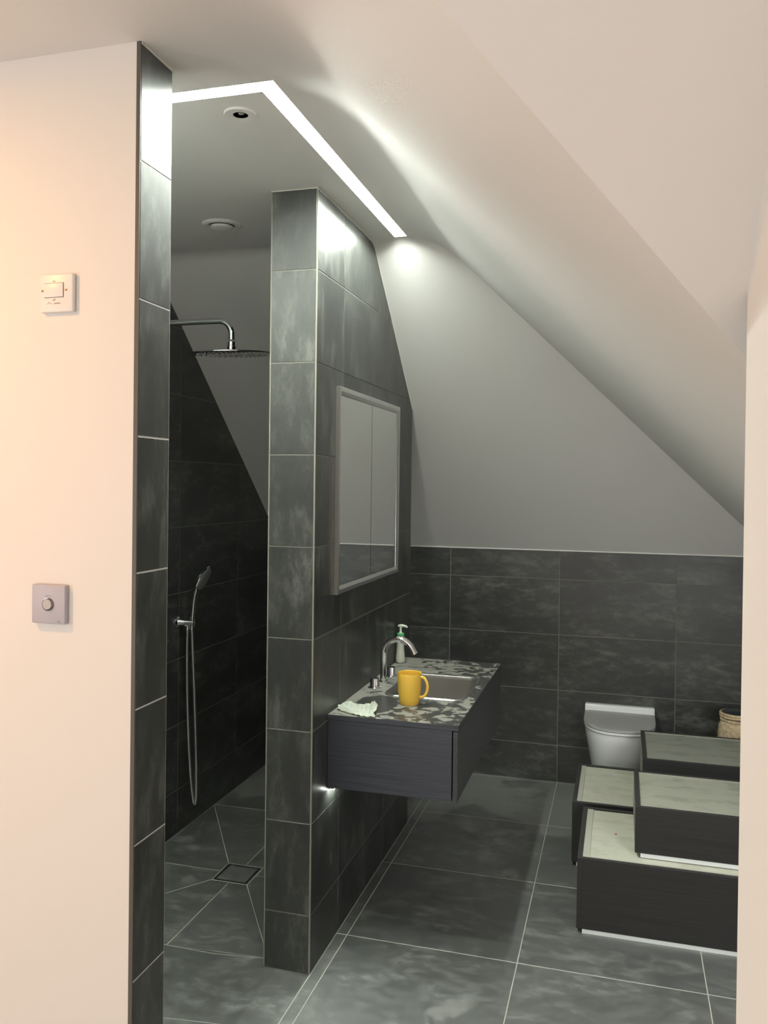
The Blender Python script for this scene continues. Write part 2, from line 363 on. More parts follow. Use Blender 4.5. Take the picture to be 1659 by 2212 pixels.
# ragged white filler where tiles meet the ceiling
M_FILL = simple('white_filler', (0.78, 0.78, 0.74), .7)
pts = []
def prof_z(y):
    if y < BY - .045: return HC
    th = math.atan(S); Rr = .045 / math.tan(th / 2); d = y - (BY - .045)
    if d < Rr * math.sin(th): return HC - (Rr - math.sqrt(Rr * Rr - d * d))
    return zB(y)
n = 90
for i in range(n + 1):
    y = -.0 + (1.31) * i / n; pts.append(Vector((-.0005 + random.uniform(-.0012, .0008), y, prof_z(y) - .0035 + random.uniform(-.0015, .001))))
bm = tube(pts, .0026, 6, radii=[.0022 + random.uniform(0, .0018) for _ in pts])
pts = [Vector((-PT + PT * i / 12, -.0004, HC - .0025 + random.uniform(-.001, .001))) for i in range(13)]
tube(pts, .0024, 6, bm=bm)
link('filler_bead', bm, M_FILL, wp, smooth=60, label='ragged white filler line along the sloping ceiling')
bm = tube([Vector((XN, YN0 + .002, HC - .0025)), Vector((XN, YN1, HC - .0025))], .0026, 6)
link('filler_bead', bm, M_FILL, wl, smooth=60)
bm = tube([Vector((x * .2 - .1 if x else XSH, YB - .001, ZK - .002)) for x in range(0, 1)] + [Vector((.0, YB - .001, ZK - .002)), Vector((XR, YB - .001, ZK - .002))], .003, 6)
link('filler_bead', bm, M_FILL, wb, smooth=60)
# right wall beside the camera, right knee wall, hall walls
wr = struct(link('wall_right', box(XJ, XJ + .16, -4.8, YJ, -0.1, 2.75, bev=.004), M_PAINT), 'white painted wall end on the right edge')
struct(link('wall_side', box(XR, XR + .1, -1.6, 2.2, -0.1, 1.2), M_PAINT), 'low painted wall under the right slope')
struct(link('wall_near', box(XJ + .16, XR + .1, YJ - .12, YJ, -0.1, 2.7), M_PAINT), 'painted wall behind the right hand wall end')
struct(link('wall_hall', box(-2.7, 1.4, -4.8, -4.65, -0.1, 2.7), M_PAINT), 'painted wall behind the viewer')
struct(link('wall_hall_left', box(-2.7, -2.6, -4.8, -.8, -0.1, 2.7), M_PAINT), 'painted wall at the far left of the hall')

# ------------------------------------------------------------------ ceiling lights
t = empty('led_strip_light', (0.12, 0, HC)); tag(t, 'long glowing white strip light bent at a right angle in the ceiling', 'light')
bm = bmesh.new()
child('diffuser', prism([(x, y, HC + LD) for x, y in LED_L], (0, 0, .0035)), M_LED, t)
t = empty('downlight', (-0.01, -0.562, HC)); tag(t, 'round white ceiling fitting with dark centre beside the strip light', 'light')
child('ring', lathe([(.020, -.004), (.042, -.006), (.0435, -.003), (.0435, .004), (.020, .004)], 48, t.location, closed=True), M_WHITEPL, t, 40)
child('baffle', lathe([(.0205, -.003), (.0205, .003), (.001, .003), (.001, .001), (.018, .001), (.019, -.003)], 32, t.location), simple('dark_baffle', (.12, .12, .125), .5), t, 40)
child('lens', lathe([(.008, .0005), (.008, -.003), (.004, -.005), (.0005, -.0055)], 24, Vector(t.location) + Vector((.004, -.006, 0))), simple('lens_grey', (.25, .25, .25), .2), t, 40)
t = empty('ceiling_vent', (-0.489, 0.290, HC)); tag(t, 'round white ceiling vent over the shower', 'vent')
child('ring', lathe([(.048, -.004), (.056, -.009), (.068, -.007), (.073, -.002), (.073, .003), (.048, .003)], 56, t.location, closed=True), M_WHITEPL, t, 40)
child('disc', lathe([(.0005, -.016), (.030, -.016), (.042, -.012), (.044, -.009), (.040, -.007), (.0005, -.007)], 48, t.location), M_WHITEPL, t, 40)
child('throat', lathe([(.049, -.001), (.049, .001), (.001, .001), (.001, -.0065), (.008, -.0065), (.008, -.001)], 32, t.location), simple('vent_grey', (.25, .25, .24), .6), t, 40)

# ------------------------------------------------------------------ mirror cabinet
M_MIRROR = simple('mirror_glass', (0.86, 0.88, 0.86), 0.01, 1.0)
t = empty('mirror_cabinet', (0.0, .613, 1.218)); tag(t, 'two-door mirror cabinet with chrome frame above the basin', 'mirror')
y0, y1, z0, z1 = .197, 1.028, 1.219, 1.946; fw = .030
def bevel_frame():
    bm = bmesh.new()
    outer = [(y0, z0), (y1, z0), (y1, z1), (y0, z1)]
    prof = [(0, .0005), (0, .014), (.004, .0155), (.016, .0155), (.028, .008), (.030, .004), (.030, .0005)]
    loops = []
    for d, h in prof:
        pp = [(y0 + d, z0 + d), (y1 - d, z0 + d), (y1 - d, z1 - d), (y0 + d, z1 - d)]
        loops.append([bm.verts.new((h, a, b_)) for a, b_ in pp])
    for i in range(len(loops)):
        a, b_ = loops[i], loops[(i + 1) % len(loops)]
        for j in range(4): bm.faces.new((a[j], a[(j + 1) % 4], b_[(j + 1) % 4], b_[j]))
    return bm
child('frame', bevel_frame(), M_CHROME2, t)
child('backing', box(.0003, .003, y0 + .02, y1 - .02, z0 + .02, z1 - .02), M_DARK, t)
ym = .618
child('mirror_door', box(.0035, .0075, y0 + fw, ym - .002, z0 + fw, z1 - fw), M_MIRROR, t)
child('mirror_door', box(.0035, .0075, ym + .002, y1 - fw, z0 + fw, z1 - fw), M_MIRROR, t)
# little wall socket ghost marks beside the mirror are left to the tile texture

# ------------------------------------------------------------------ vanity unit
def wood(name, c0, c1, rough=.5, axis='Y', sc_=1.0):
    m, nt, b = newmat(name); N = nt.nodes; L = nt.links
    tc = N.new('ShaderNodeTexCoord'); mp = N.new('ShaderNodeMapping')
    s = {'X': (3, 60, 260), 'Y': (60, 3, 260), 'Z': (260, 260, 3)}[axis]; mp.inputs['Scale'].default_value = tuple(v * sc_ for v in s)
    n = N.new('ShaderNodeTexNoise'); n.inputs['Scale'].default_value = 1.0; n.inputs['Detail'].default_value = 5; n.inputs['Distortion'].default_value = .3
    L.new(tc.outputs['Object'], mp.inputs[0]); L.new(mp.outputs[0], n.inputs['Vector'])
    r = ramp(nt, [(.32, c0), (.68, c1)]); L.new(n.outputs['Fac'], r.inputs[0]); L.new(r.outputs[0], b.inputs['Base Color'])
    n2 = N.new('ShaderNodeTexNoise'); n2.inputs['Scale'].default_value = 6
    bp = N.new('ShaderNodeBump'); bp.inputs['Strength'].default_value = .25; bp.inputs['Distance'].default_value = .001; L.new(n.outputs['Fac'], bp.inputs['Height']); L.new(bp.outputs[0], b.inputs['Normal'])
    b.inputs['Roughness'].default_value = rough; return m
M_VAN = wood('vanity_grey_wood_x', (.024, .027, .036), (.052, .057, .076), .45, 'X')
M_VANY = wood('vanity_grey_wood_y', (.028, .029, .031), (.055, .056, .060), .5, 'Y')
VX, VY0, VY1, VZ0, VZ1 = .453, .150, 1.170, .563, .797
t = empty('vanity_cabinet', (0.01, VY0, VZ0)); tag(t, 'wall-hung dark grey wooden washbasin cabinet', 'cabinet')
child('end_panel', box(.0008, .433, VY0, VY0 + .018, VZ0, VZ1, .0006, 1), M_VAN, t)
child('end_panel', box(.0008, .433, VY1 - .018, VY1, VZ0, VZ1, .0006, 1), M_VAN, t)
child('bottom_panel', box(.0008, .430, VY0 + .018, VY1 - .018, VZ0 + .004, VZ0 + .020), M_VANY, t)
child('inner_panel', box(.400, .418, VY0 + .018, VY1 - .018, VZ0 + .02, VZ1 - .01), M_VANY, t)
child('drawer_front', box(.437, VX, VY0 - .001, VY1, VZ0 - .001, VZ1 - .003, .001, 1), M_VANY, t)
# pale smudge on the end panel
# worktop with basin cut-out
def rrect(x0, x1, y0, y1, r, seg=8):
    out = []
    for cx, cy, a0 in ((x1 - r, y1 - r, 0), (x0 + r, y1 - r, 90), (x0 + r, y0 + r, 180), (x1 - r, y0 + r, 270)):
        for i in range(seg + 1):
            a = math.radians(a0 + 90 * i / seg); out.append((cx + r * math.cos(a), cy + r * math.sin(a)))
    return out
def plate_with_hole(outer, inner, z0, z1):
    bm = bmesh.new(); L = {}
    for z in (z0, z1):
        lo = [bm.verts.new((x, y, z)) for x, y in outer]; li = [bm.verts.new((x, y, z)) for x, y in inner]
        es = [bm.edges.new((l[i], l[(i + 1) % len(l)])) for l in (lo, li) for i in range(len(l))]
        bmesh.ops.triangle_fill(bm, use_beauty=True, edges=es); L[z] = (lo, li)
    for k_ in (0, 1):
        a, b_ = L[z0][k_], L[z1][k_]
        for i in range(len(a)): bm.faces.new((a[i], a[(i + 1) % len(a)], b_[(i + 1) % len(a)], b_[i]))
    return bm
def worktop_mat():
    m, nt, b = newmat('dusty_worktop'); N = nt.nodes; L = nt.links
    tc = N.new('ShaderNodeTexCoord')
    def nz(scale, detail, rough_, dist):
        n = N.new('ShaderNodeTexNoise'); n.inputs['Scale'].default_value = scale; n.inputs['Detail'].default_value = detail
        n.inputs['Roughness'].default_value = rough_; n.inputs['Distortion'].default_value = dist; L.new(tc.outputs['Object'], n.inputs['Vector']); return n
    n1 = nz(22, 6, .6, .5); n2 = nz(3.2, 3, .5, .2)
    sx = N.new('ShaderNodeSeparateXYZ'); L.new(tc.outputs['Object'], sx.inputs[0])
    gx = N.new('ShaderNodeMapRange'); gx.inputs[1].default_value = .0; gx.inputs[2].default_value = .30; gx.inputs[3].default_value = -.13; gx.inputs[4].default_value = .045
    L.new(sx.outputs['X'], gx.inputs[0])
    a = N.new('ShaderNodeMath'); a.operation = 'MULTIPLY_ADD'; a.inputs[1].default_value = .45; L.new(n2.outputs['Fac'], a.inputs[0]); L.new(n1.outputs['Fac'], a.inputs[2])
    a2 = N.new('ShaderNodeMath'); a2.operation = 'ADD'; L.new(a.outputs[0], a2.inputs[0]); L.new(gx.outputs[0], a2.inputs[1])
    r = ramp(nt, [(.695, g3(0)), (.72, g3(1))]); L.new(a2.outputs[0], r.inputs[0])
    # wet patch in front of the tap
    vm = N.new('ShaderNodeVectorMath'); vm.operation = 'DISTANCE'; vm.inputs[1].default_value = (.115, .305, .0)
    mp = N.new('ShaderNodeMapping'); mp.inputs['Scale'].default_value = (1, .62, 0); mp.inputs['Location'].default_value = (0, 0.1, 0)
    L.new(tc.outputs['Object'], mp.inputs[0]); L.new(mp.outputs[0], vm.inputs[0])
    pd = N.new('ShaderNodeMath'); pd.operation = 'MULTIPLY_ADD'; pd.inputs[1].default_value = .09; L.new(n1.outputs['Fac'], pd.inputs[0]); L.new(vm.outputs['Value'], pd.inputs[2])
    rp = ramp(nt, [(.122, g3(1)), (.128, g3(0))]); L.new(pd.outputs[0], rp.inputs[0])
    mx = N.new('ShaderNodeMath'); mx.operation = 'MAXIMUM'; L.new(r.outputs[0], mx.inputs[0]); L.new(rp.outputs[0], mx.inputs[1])
    mix = N.new('ShaderNodeMix'); mix.data_type = 'RGBA'; mix.inputs[6].default_value = (.30, .295, .26, 1); mix.inputs[7].default_value = (.055, .056, .052, 1)
    L.new(mx.outputs[0], mix.inputs[0])
    n3 = nz(60, 3, .6, 0)
    mixb = N.new('ShaderNodeMix'); mixb.data_type = 'RGBA'; mixb.blend_type = 'MULTIPLY'; mixb.inputs[0].default_value = .35
    L.new(mix.outputs[2], mixb.inputs[6]); L.new(n3.outputs['Fac'], mixb.inputs[7])
    L.new(mixb.outputs[2], b.inputs['Base Color'])
    rr = N.new('ShaderNodeMapRange'); rr.inputs[3].default_value = .6; rr.inputs[4].default_value = .35; L.new(mx.outputs[0], rr.inputs[0]); L.new(rr.outputs[0], b.inputs['Roughness'])
    return m
SX0, SX1, SY0, SY1 = .108, .413, .468, .868
hole = rrect(SX0, SX1, SY0, SY1, .045)
bm = plate_with_hole([(.0008, VY0), (VX, VY0), (VX, VY1 + .002), (.0008, VY1 + .002)], hole, VZ1 + .0005, .815)
wt = link('worktop', bm, worktop_mat()); tag(wt, 'grey stone worktop with dust and dark water stains on the cabinet', 'worktop')
link('edge_band', box(.0008, VX + .0006, VY0 - .0008, VY0 - .0001, VZ1 + .0008, .8143), M_VAN, wt, label='dark front edge')
link('edge_band', box(VX + .0001, VX + .0008, VY0, VY1, VZ1 + .0008, .8143), M_VANY, wt, label='dark long edge')
# sink
bm = bmesh.new(); loops = []
for ins, z, rr in ((-.003, .8165, .048), (.000, .8175, .045), (.004, .8165, .042), (.007, .812, .040), (.010, .80, .038), (.020, .69, .036), (.030, .677, .034), (.055, .671, .03), (.12, .668, .02)):
    loops.append([bm.verts.new((x, y, z)) for x, y in rrect(SX0 + ins, SX1 - ins, SY0 + ins, SY1 - ins, rr)])
for a, b_ in zip(loops, loops[1:]):
    for i in range(len(a)): bm.faces.new((a[i], a[(i + 1) % len(a)], b_[(i + 1) % len(a)], b_[i]))
bm.faces.new(loops[-1])
t = empty('sink', (SX0, SY0, .668)); tag(t, 'rectangular brushed steel basin sunk in the worktop', 'sink')
child('bowl', bm, simple('brushed_steel', (.20, .19, .175), .34, .6, bump=.05, bscale=300), t, 50)
bm = bmesh.new(); a = [bm.verts.new((x, y, .8155)) for x, y in rrect(SX0 - .005, SX1 + .005, SY0 - .005, SY1 + .005, .05)]
b2 = [bm.verts.new((x, y, .8190)) for x, y in rrect(SX0 - .002, SX1 + .002, SY0 - .002, SY1 + .002, .047)]
c_ = [bm.verts.new((x, y, .8180)) for x, y in rrect(SX0 + .004, SX1 - .004, SY0 + .004, SY1 - .004, .042)]
for u_, v_ in ((a, b2), (b2, c_)):
    for i in range(len(a)): bm.faces.new((u_[i], u_[(i + 1) % len(a)], v_[(i + 1) % len(a)], v_[i]))
child('rim', bm, M_CHROME2, t, 50, label='shiny steel rim')
child('waste', lathe([(.024, .0005), (.024, .003), (.018, .004), (.006, .0045), (.0005, .0045)], 32, ((SX0 + SX1) / 2, (SY0 + SY1) / 2, .668)), M_CHROME, t, 40)
# tap
t = empty('basin_tap', (.050, .674, .8152)); tag(t, 'chrome swan-neck basin tap with two round handles', 'tap')
px, py, pz = .050, .674, .8152
child('base_plate', lathe([(.0005, 0), (.024, 0), (.024, .0035), (.017, .006), (.0005, .006)], 32, (px, py, pz)), M_CHROME, t, 40)
pts = [Vector((px, py, pz + .003)), Vector((px, py, pz + .06)), Vector((px, py, pz + .10))]
Rr = .062
for i in range(1, 25):
    a = math.radians(152 * i / 24); pts.append(Vector((px + Rr - Rr * math.cos(a), py, pz + .112 + Rr * math.sin(a))))
d = (pts[-1] - pts[-2]).normalized(); pts.append(pts[-1] + d * .026)
child('spout', tube(pts, .0126, 20), M_CHROME, t, 40)
for hx, hy in ((.047, .562), (.055, .775)):
    h = child('handle', lathe([(.0005, 0), (.0265, 0), (.0265, .003), (.019, .006), (.018, .008), (.0175, .036), (.0165, .039), (.0005, .040)], 36, (hx, hy, pz)), M_CHROME, t, 30)
# mug
M_MUG = simple('yellow_glaze', (.80, .50, .07), .16, spec=.6)
mx, my, mz = .233, .372, .8152
t = empty('mug', (mx, my, mz)); tag(t, 'yellow ceramic mug standing on the worktop by the sink', 'mug')
child('cup', lathe([(.0005, .004), (.030, .002), (.032, 0), (.0345, .003), (.038, .020), (.0415, .050), (.0432, .080), (.0436, .110), (.0430, .1135), (.0415, .1128), (.0408, .108), (.0400, .080), (.0380, .045), (.033, .012), (.026, .008), (.0005, .008)], 56, (mx, my, mz)), M_MUG, t, 50)
ang = math.radians(-4); pts = []
for i in range(19):
    a = math.radians(78 - 170 * i / 18 * .93); r0 = .0265
    u_ = .0405 + .002 + r0 * math.cos(a) * .95 ; z_ = .066 + .036 * math.sin(a) * (1.0 if a > 0 else 1.05)
    if i == 0: u_ -= .006
    if i == 18: u_ -= .007
    pts.append(Vector((mx + u_ * math.cos(ang), my + u_ * math.sin(ang), mz + z_)))
hb = tube(pts, .0048, 12, radii=[.0052] * 19)
child('handle', hb, M_MUG, t, 60)
# soap bottle
sx_, sy_, sz_ = .0235, 1.048, .8152
t = empty('soap_bottle', (sx_, sy_, sz_)); tag(t, 'clear soap pump bottle with white pump at the back of the worktop', 'soap bottle')
M_SOAP, nt_, b_s = newmat('soap_bottle_plastic'); b_s.inputs['Base Color'].default_value = (.52, .54, .46, 1); b_s.inputs['Roughness'].default_value = .18; b_s.inputs['Subsurface Weight'].default_value = .3; b_s.inputs['Subsurface Scale'].default_value = .02; b_s.inputs['Coat Weight'].default_value = .6
child('bottle', lathe([(.0005, .001), (.017, .0), (.0205, .003), (.0215, .012), (.0205, .030), (.0175, .055), (.0165, .075), (.0175, .095), (.019, .105), (.0185, .112), (.014, .118), (.011, .120), (.0005, .120)], 40, (sx_, sy_, sz_)), M_SOAP, t, 50)
child('collar', lathe([(.0005, .119), (.0155, .119), (.016, .121), (.016, .130), (.014, .132), (.0005, .132)], 32, (sx_, sy_, sz_)), simple('green_cap', (.10, .42, .16), .35), t, 40, label='green ring under the pump')
bm = tube([Vector((sx_, sy_, sz_ + z)) for z in (.130, .140, .152, .160)], .005, 14, radii=[.0075, .0045, .0042, .007])
tube([Vector((sx_ - .013, sy_, sz_ + .1615)), Vector((sx_ - .006, sy_, sz_ + .1640)), Vector((sx_ + .008, sy_, sz_ + .1645)), Vector((sx_ + .022, sy_, sz_ + .163)), Vector((sx_ + .031, sy_, sz_ + .158))], .005, 12, bm=bm, radii=[.003, .0058, .0066, .0052, .0036])
child('pump', bm, simple('pump_white', (.70, .74, .66), .35), t, 50)
# crumpled cloth
bm = bmesh.new(); nu, nv = 56, 26; G = []
c00, c10, c11, c01 = Vector((.010, .212)), Vector((.166, .140)), Vector((.130, .318)), Vector((.016, .292))
for i in range(nu + 1):
    row = []
    for j in range(nv + 1):
        u_, v_ = i / nu, j / nv
        p = (c00 * (1 - u_) + c10 * u_) * (1 - v_) + (c01 * (1 - u_) + c11 * u_) * v_
        e = math.sin(v_ * PI * 5.5) * .004 * (u_ ** 3) + math.sin(v_ * 17) * .003 * ((1 - u_) ** 3)
        fold = .5 + .5 * math.sin(v_ * 9 + u_ * 3.0 + 2.2 * noise.noise(Vector((u_ * 3, v_ * 2, 1))))
        zz = .0175 * fold * (math.sin(PI * min(1, max(0, v_))) ** .5) * (.55 + .45 * math.sin(u_ * 5 + .6) ** 2)
        zz += .008 * abs(noise.noise(Vector((u_ * 7, v_ * 5, 3)))) + .0035 * abs(noise.noise(Vector((u_ * 18, v_ * 12, 9))))
        zz += .012 * math.exp(-((u_ - .93) / .06) ** 2) * (.4 + .6 * abs(math.sin(v_ * 8)))
        ww = noise.noise_vector(Vector((u_ * 5, v_ * 4, 7))) * .004
        row.append(bm.verts.new((p.x + e + ww.x, p.y + ww.y - .010 * math.sin(u_ * PI) * (1 - v_), .8175 + zz)))
    G.append(row)
for i in range(nu):
    for j in range(nv): bm.faces.new((G[i][j], G[i + 1][j], G[i + 1][j + 1], G[i][j + 1]))
bmesh.ops.solidify(bm, geom=bm.faces[:], thickness=.0014)
cl = link('cloth', bm, simple('pale_cloth', (.84, .90, .78), .9, bump=.3, bscale=500), smooth=70); tag(cl, 'crumpled white cloth on the near corner of the worktop', 'cloth')
sub = cl.modifiers.new('sub', 'SUBSURF'); sub.levels = 1; sub.render_levels = 1
# light under the cabinet
t = empty('cabinet_light', (.03, .16, .556)); tag(t, 'small white light glowing under the near end of the basin cabinet', 'light')
child('profile', box(.0015, .022, .158, .36, .556, .5625), M_CHROME2, t)
child('diffuser', box(.008, .020, .160, .24, .5535, .556), simple('cabinet_led', (.9, .9, .9), .5, emis=LED_COL, estr=160), t)

# ------------------------------------------------------------------ rain shower
ys = .42
t = empty('rain_shower', (XSH, ys, 2.236)); tag(t, 'chrome rain shower head on a bent arm from the wall', 'shower head')
child('wall_flange', lathe([(.0005, .0003), (.030, .0003), (.030, .008), (.016, .012), (.0005, .012)], 32, (XSH, ys, 2.236), axis='X'), M_CHROME, t, 40)
pts = [Vector((XSH + .002, ys, 2.236))] + [Vector((XSH + .1 * k_, ys, 2.236)) for k_ in (1, 2, 3, 4)]
hx = -.507; R2 = .055
for i in range(0, 13):
    a = math.radians(90 * i / 12); pts.append(Vector((hx - R2 + R2 * math.sin(a), ys, 2.236 - R2 + R2 * math.cos(a))))
pts.append(Vector((hx, ys, 2.160))); pts = [p for i, p in enumerate(pts) if i == 0 or (p - pts[i - 1]).length > .004]
child('arm', tube(pts, .0118, 20), M_CHROME, t, 40)
child('joint', lathe([(.0005, 2.152), (.0140, 2.152), (.0142, 2.136), (.0165, 2.134), (.0165, 2.116), (.012, 2.112), (.0005, 2.112)], 28, (hx, ys, 0)), M_CHROME, t, 30)
child('head', lathe([(.0005, 2.1150), (.020, 2.1145), (.100, 2.1130), (.152, 2.1105), (.158, 2.1080), (.158, 2.1050), (.154, 2.1030), (.0005, 2.1030)], 72, (hx, ys, 0)), M_CHROME, t, 30)
bm = bmesh.new()
for rr in (.022, .044, .066, .088, .110, .132):
    nn = int(rr * 2 * PI / .021)
    for i in range(nn):
        a = 2 * PI * i / nn + rr * 40; c = Vector((hx + rr * math.cos(a), ys + rr * math.sin(a), 2.1015))
        bmesh.ops.create_cone(bm, cap_ends=True, segments=8, radius1=.0022, radius2=.0036, depth=.0030, matrix=Matrix.Translation(c))
noz = child('nozzles', bm, simple('nozzle_rubber', (.45, .46, .45), .6), t); noz['kind'] = 'stuff'

tl = Matrix.Translation((hx, ys, 2.115)) @ Matrix.Rotation(math.radians(4.2), 4, 'X') @ Matrix.Translation((-hx, -ys, -2.115))
for o_ in t.children:
    if o_.name.startswith(('head', 'nozzles')):
        M2 = Matrix.Translation(-Vector(t.location)) @ tl @ Matrix.Translation(t.location); o_.data.transform(M2)
for o_ in t.children:
    if o_.name.startswith('nozzles'): o_.parent = [q_ for q_ in t.children if q_.name.startswith('head')][0]

# ------------------------------------------------------------------ hand shower
yh = .895
t = empty('hand_shower', (XSH, yh, .965)); tag(t, 'chrome hand shower with hanging hose on the shower wall', 'hand shower')
child('wall_bracket', lathe([(.0005, .0003), (.026, .0003), (.026, .006), (.018, .010), (.0165, .012), (.0155, .080), (.014, .086), (.0005, .086)], 28, (XSH, yh, .962), axis='X'), M_CHROME, t, 40)
child('outlet', lathe([(.0005, 0), (.010, 0), (.010, .012), (.013, .014), (.013, .018), (.0005, .018)], 20, (-.945, yh, .930)), M_CHROME, t, 40)
hpts = [Vector((-.922, yh, .930)), Vector((-.921, yh, .965)), Vector((-.919, yh, 1.0)), Vector((-.914, yh, 1.05)), Vector((-.908, yh, 1.09)), Vector((-.900, yh, 1.120))]
child('handset', tube(hpts, .01, 16, radii=[.0095, .0105, .0098, .0105, .0125, .0145]), M_CHROME, t, 50)
hd = lathe([(.0005, -.014), (.020, -.014), (.040, -.008), (.047, .000), (.049, .006), (.0475, .009), (.0005, .009)], 40)
nrm_ = Vector((.90, .10, -.42)).normalized()
mt = Matrix.Translation((-.873, yh, 1.170)) @ Vector((0, 0, 1)).rotation_difference(nrm_).to_matrix().to_4x4() @ Matrix.Scale(1.30, 4)
hd.transform(mt); sh_ = child('spray_head', hd, M_CHROME, t, 30)
fc = lathe([(.0005, .0092), (.041, .0092), (.042, .0105), (.040, .0115), (.0005, .0115)], 40); fc.transform(mt)
child('spray_face', fc, simple('spray_face_grey', (.34, .36, .35), .4), t, 30).parent = sh_
def bez(p0, p1, p2, p3, n):
    return [p0 * (1 - s) ** 3 + p1 * 3 * s * (1 - s) ** 2 + p2 * 3 * s * s * (1 - s) + p3 * s ** 3 for s in [i / n for i in range(n + 1)]]
A0 = Vector((-.945, yh, .930)); B0 = Vector((-.922, yh, .930)); bot = Vector((-.900, yh, .135))
hose = bez(A0, Vector((-.952, yh, .62)), Vector((-.922, yh, .13)), bot, 30) + bez(bot, Vector((-.880, yh, .13)), Vector((-.905, yh, .62)), B0, 30)[1:]
child('hose', tube(hose, .0074, 12), simple('hose_metal', (.62, .63, .63), .25, 1.0, bump=.4, bscale=900), t, 60)

# ------------------------------------------------------------------ floor drain
t = empty('floor_drain', (-.555, .625, -.02)); tag(t, 'square tile-insert floor drain with metal edge in the shower floor', 'drain')
def sqring(a, b_, z0, z1, c=(-.555, .625)):
    o = [(c[0] - a, c[1] - a), (c[0] + a, c[1] - a), (c[0] + a, c[1] + a), (c[0] - a, c[1] + a)]
    i = [(c[0] - b_, c[1] - b_), (c[0] + b_, c[1] - b_), (c[0] + b_, c[1] + b_), (c[0] - b_, c[1] + b_)]
    return plate_with_hole(o, i, z0, z1)
child('outer_frame', sqring(.0765, .0735, -.030, -.0196), M_CHROME2, t)
child('gap', sqring(.0735, .0660, -.030, -.0203), M_DARK, t)
child('inner_frame', sqring(.0660, .0630, -.030, -.0196), M_CHROME2, t)
child('cover_tile', box(-.555 - .0627, -.555 + .0627, .625 - .0627, .625 + .0627, -.030, -.0198, .0005, 1), M_FLOOR, t)

# ------------------------------------------------------------------ toilet
M_CER = simple('white_ceramic', (.90, .92, .91), .12, spec=.6, coat=.4)
M_SEAT = simple('white_seat', (.42, .42, .40), .5)
cx = .963; yw = YB - .001
def dshape(w, y_front, y_back, n=28, k=2.5):
    """D outline: straight at the back, rounded at the front"""
    out = []; ymid = y_front + .235 if (y_back - y_front) > .24 else (y_front + y_back) / 2
    out.append((cx + w, y_back)); 
    for i in range(n + 1):
        a = PI * i / n; ca, sa = math.cos(a), math.sin(a)
        out.append((cx + w * math.copysign(abs(ca) ** (2 / k), ca), ymid - (ymid - y_front) * abs(sa) ** (2 / k)))
    out.append((cx - w, y_back)); return out
def loft(secs, cap=True):
    bm = bmesh.new(); R = [[bm.verts.new((x, y, z)) for x, y in o] for o, z in secs]
    for a, b_ in zip(R, R[1:]):
        for i in range(len(a)): bm.faces.new((a[i], a[(i + 1) % len(a)], b_[(i + 1) % len(a)], b_[i]))
    bm.faces.new(R[0]); bm.faces.new(R[-1]); return bm
t = empty('toilet', (cx, yw, 0)); tag(t, 'white back-to-wall toilet with closed lid', 'toilet')
secs = [(dshape(.125, 1.80, yw), .0), (dshape(.128, 1.795, yw), .05), (dshape(.140, 1.775, yw), .16), (dshape(.156, 1.745, yw), .26), (dshape(.168, 1.722, yw), .33), (dshape(.173, 1.712, yw), .375), (dshape(.172, 1.712, yw), .384), (dshape(.165, 1.72, yw), .388)]
child('pan', loft(secs), M_CER, t, 40)
yk = yw - .045
child('seat', loft([(dshape(.174, 1.704, yk), .3895), (dshape(.177, 1.700, yk), .392), (dshape(.177, 1.700, yk), .399), (dshape(.175, 1.703, yk), .4015)]), M_CER, t, 40)
child('lid', loft([(dshape(.175, 1.702, yk), .4035), (dshape(.178, 1.698, yk), .406), (dshape(.178, 1.698, yk), .411), (dshape(.174, 1.704, yk), .415), (dshape(.160, 1.720, yk), .4165)]), M_SEAT, t, 30, label='matt dusty grey-white lid')
child('hinge_bar', box(cx - .178, cx + .178, yk + .001, yw, .386, .448, .006, 3), M_CER, t, 40)

# ------------------------------------------------------------------ loose drawers
def stained(name, c0, c1, scale=9, lo=.5, hi=.62):
    m, nt, b = newmat(name); N = nt.nodes; L = nt.links; tc = N.new('ShaderNodeTexCoord')
    mp = N.new('ShaderNodeMapping'); mp.inputs['Scale'].default_value = (1, 1.8, 1.8); L.new(tc.outputs['Object'], mp.inputs[0])
    n = N.new('ShaderNodeTexNoise'); n.inputs['Scale'].default_value = scale; n.inputs['Detail'].default_value = 6; n.inputs['Roughness'].default_value = .62; L.new(mp.outputs[0], n.inputs['Vector'])
    r = ramp(nt, [(lo, c0), (hi, c1)]); L.new(n.outputs['Fac'], r.inputs[0]); L.new(r.outputs[0], b.inputs['Base Color']); b.inputs['Roughness'].default_value = .5
    return m
M_CREAM = stained('drawer_lining_cream', (.60, .595, .49), (.52, .515, .42))
M_CREAM_A = stained('drawer_lining_dusty', (.40, .40, .33), (.31, .315, .26))
M_CREAM_B = stained('drawer_lining_grey', (.30, .31, .26), (.24, .25, .21))
M_DSIDE = simple('drawer_side_pale', (.30, .30, .25), .5)
M_DFRONT = wood('drawer_front_wood', (.011, .0105, .010), (.020, .019, .018), .5, 'X', .7)
M_DEDGE = stained('drawer_edge_band', (.040, .038, .036), (.11, .105, .095), 40, .60, .72)
M_DWHITE = simple('drawer_base_white', (.66, .68, .67), .35)
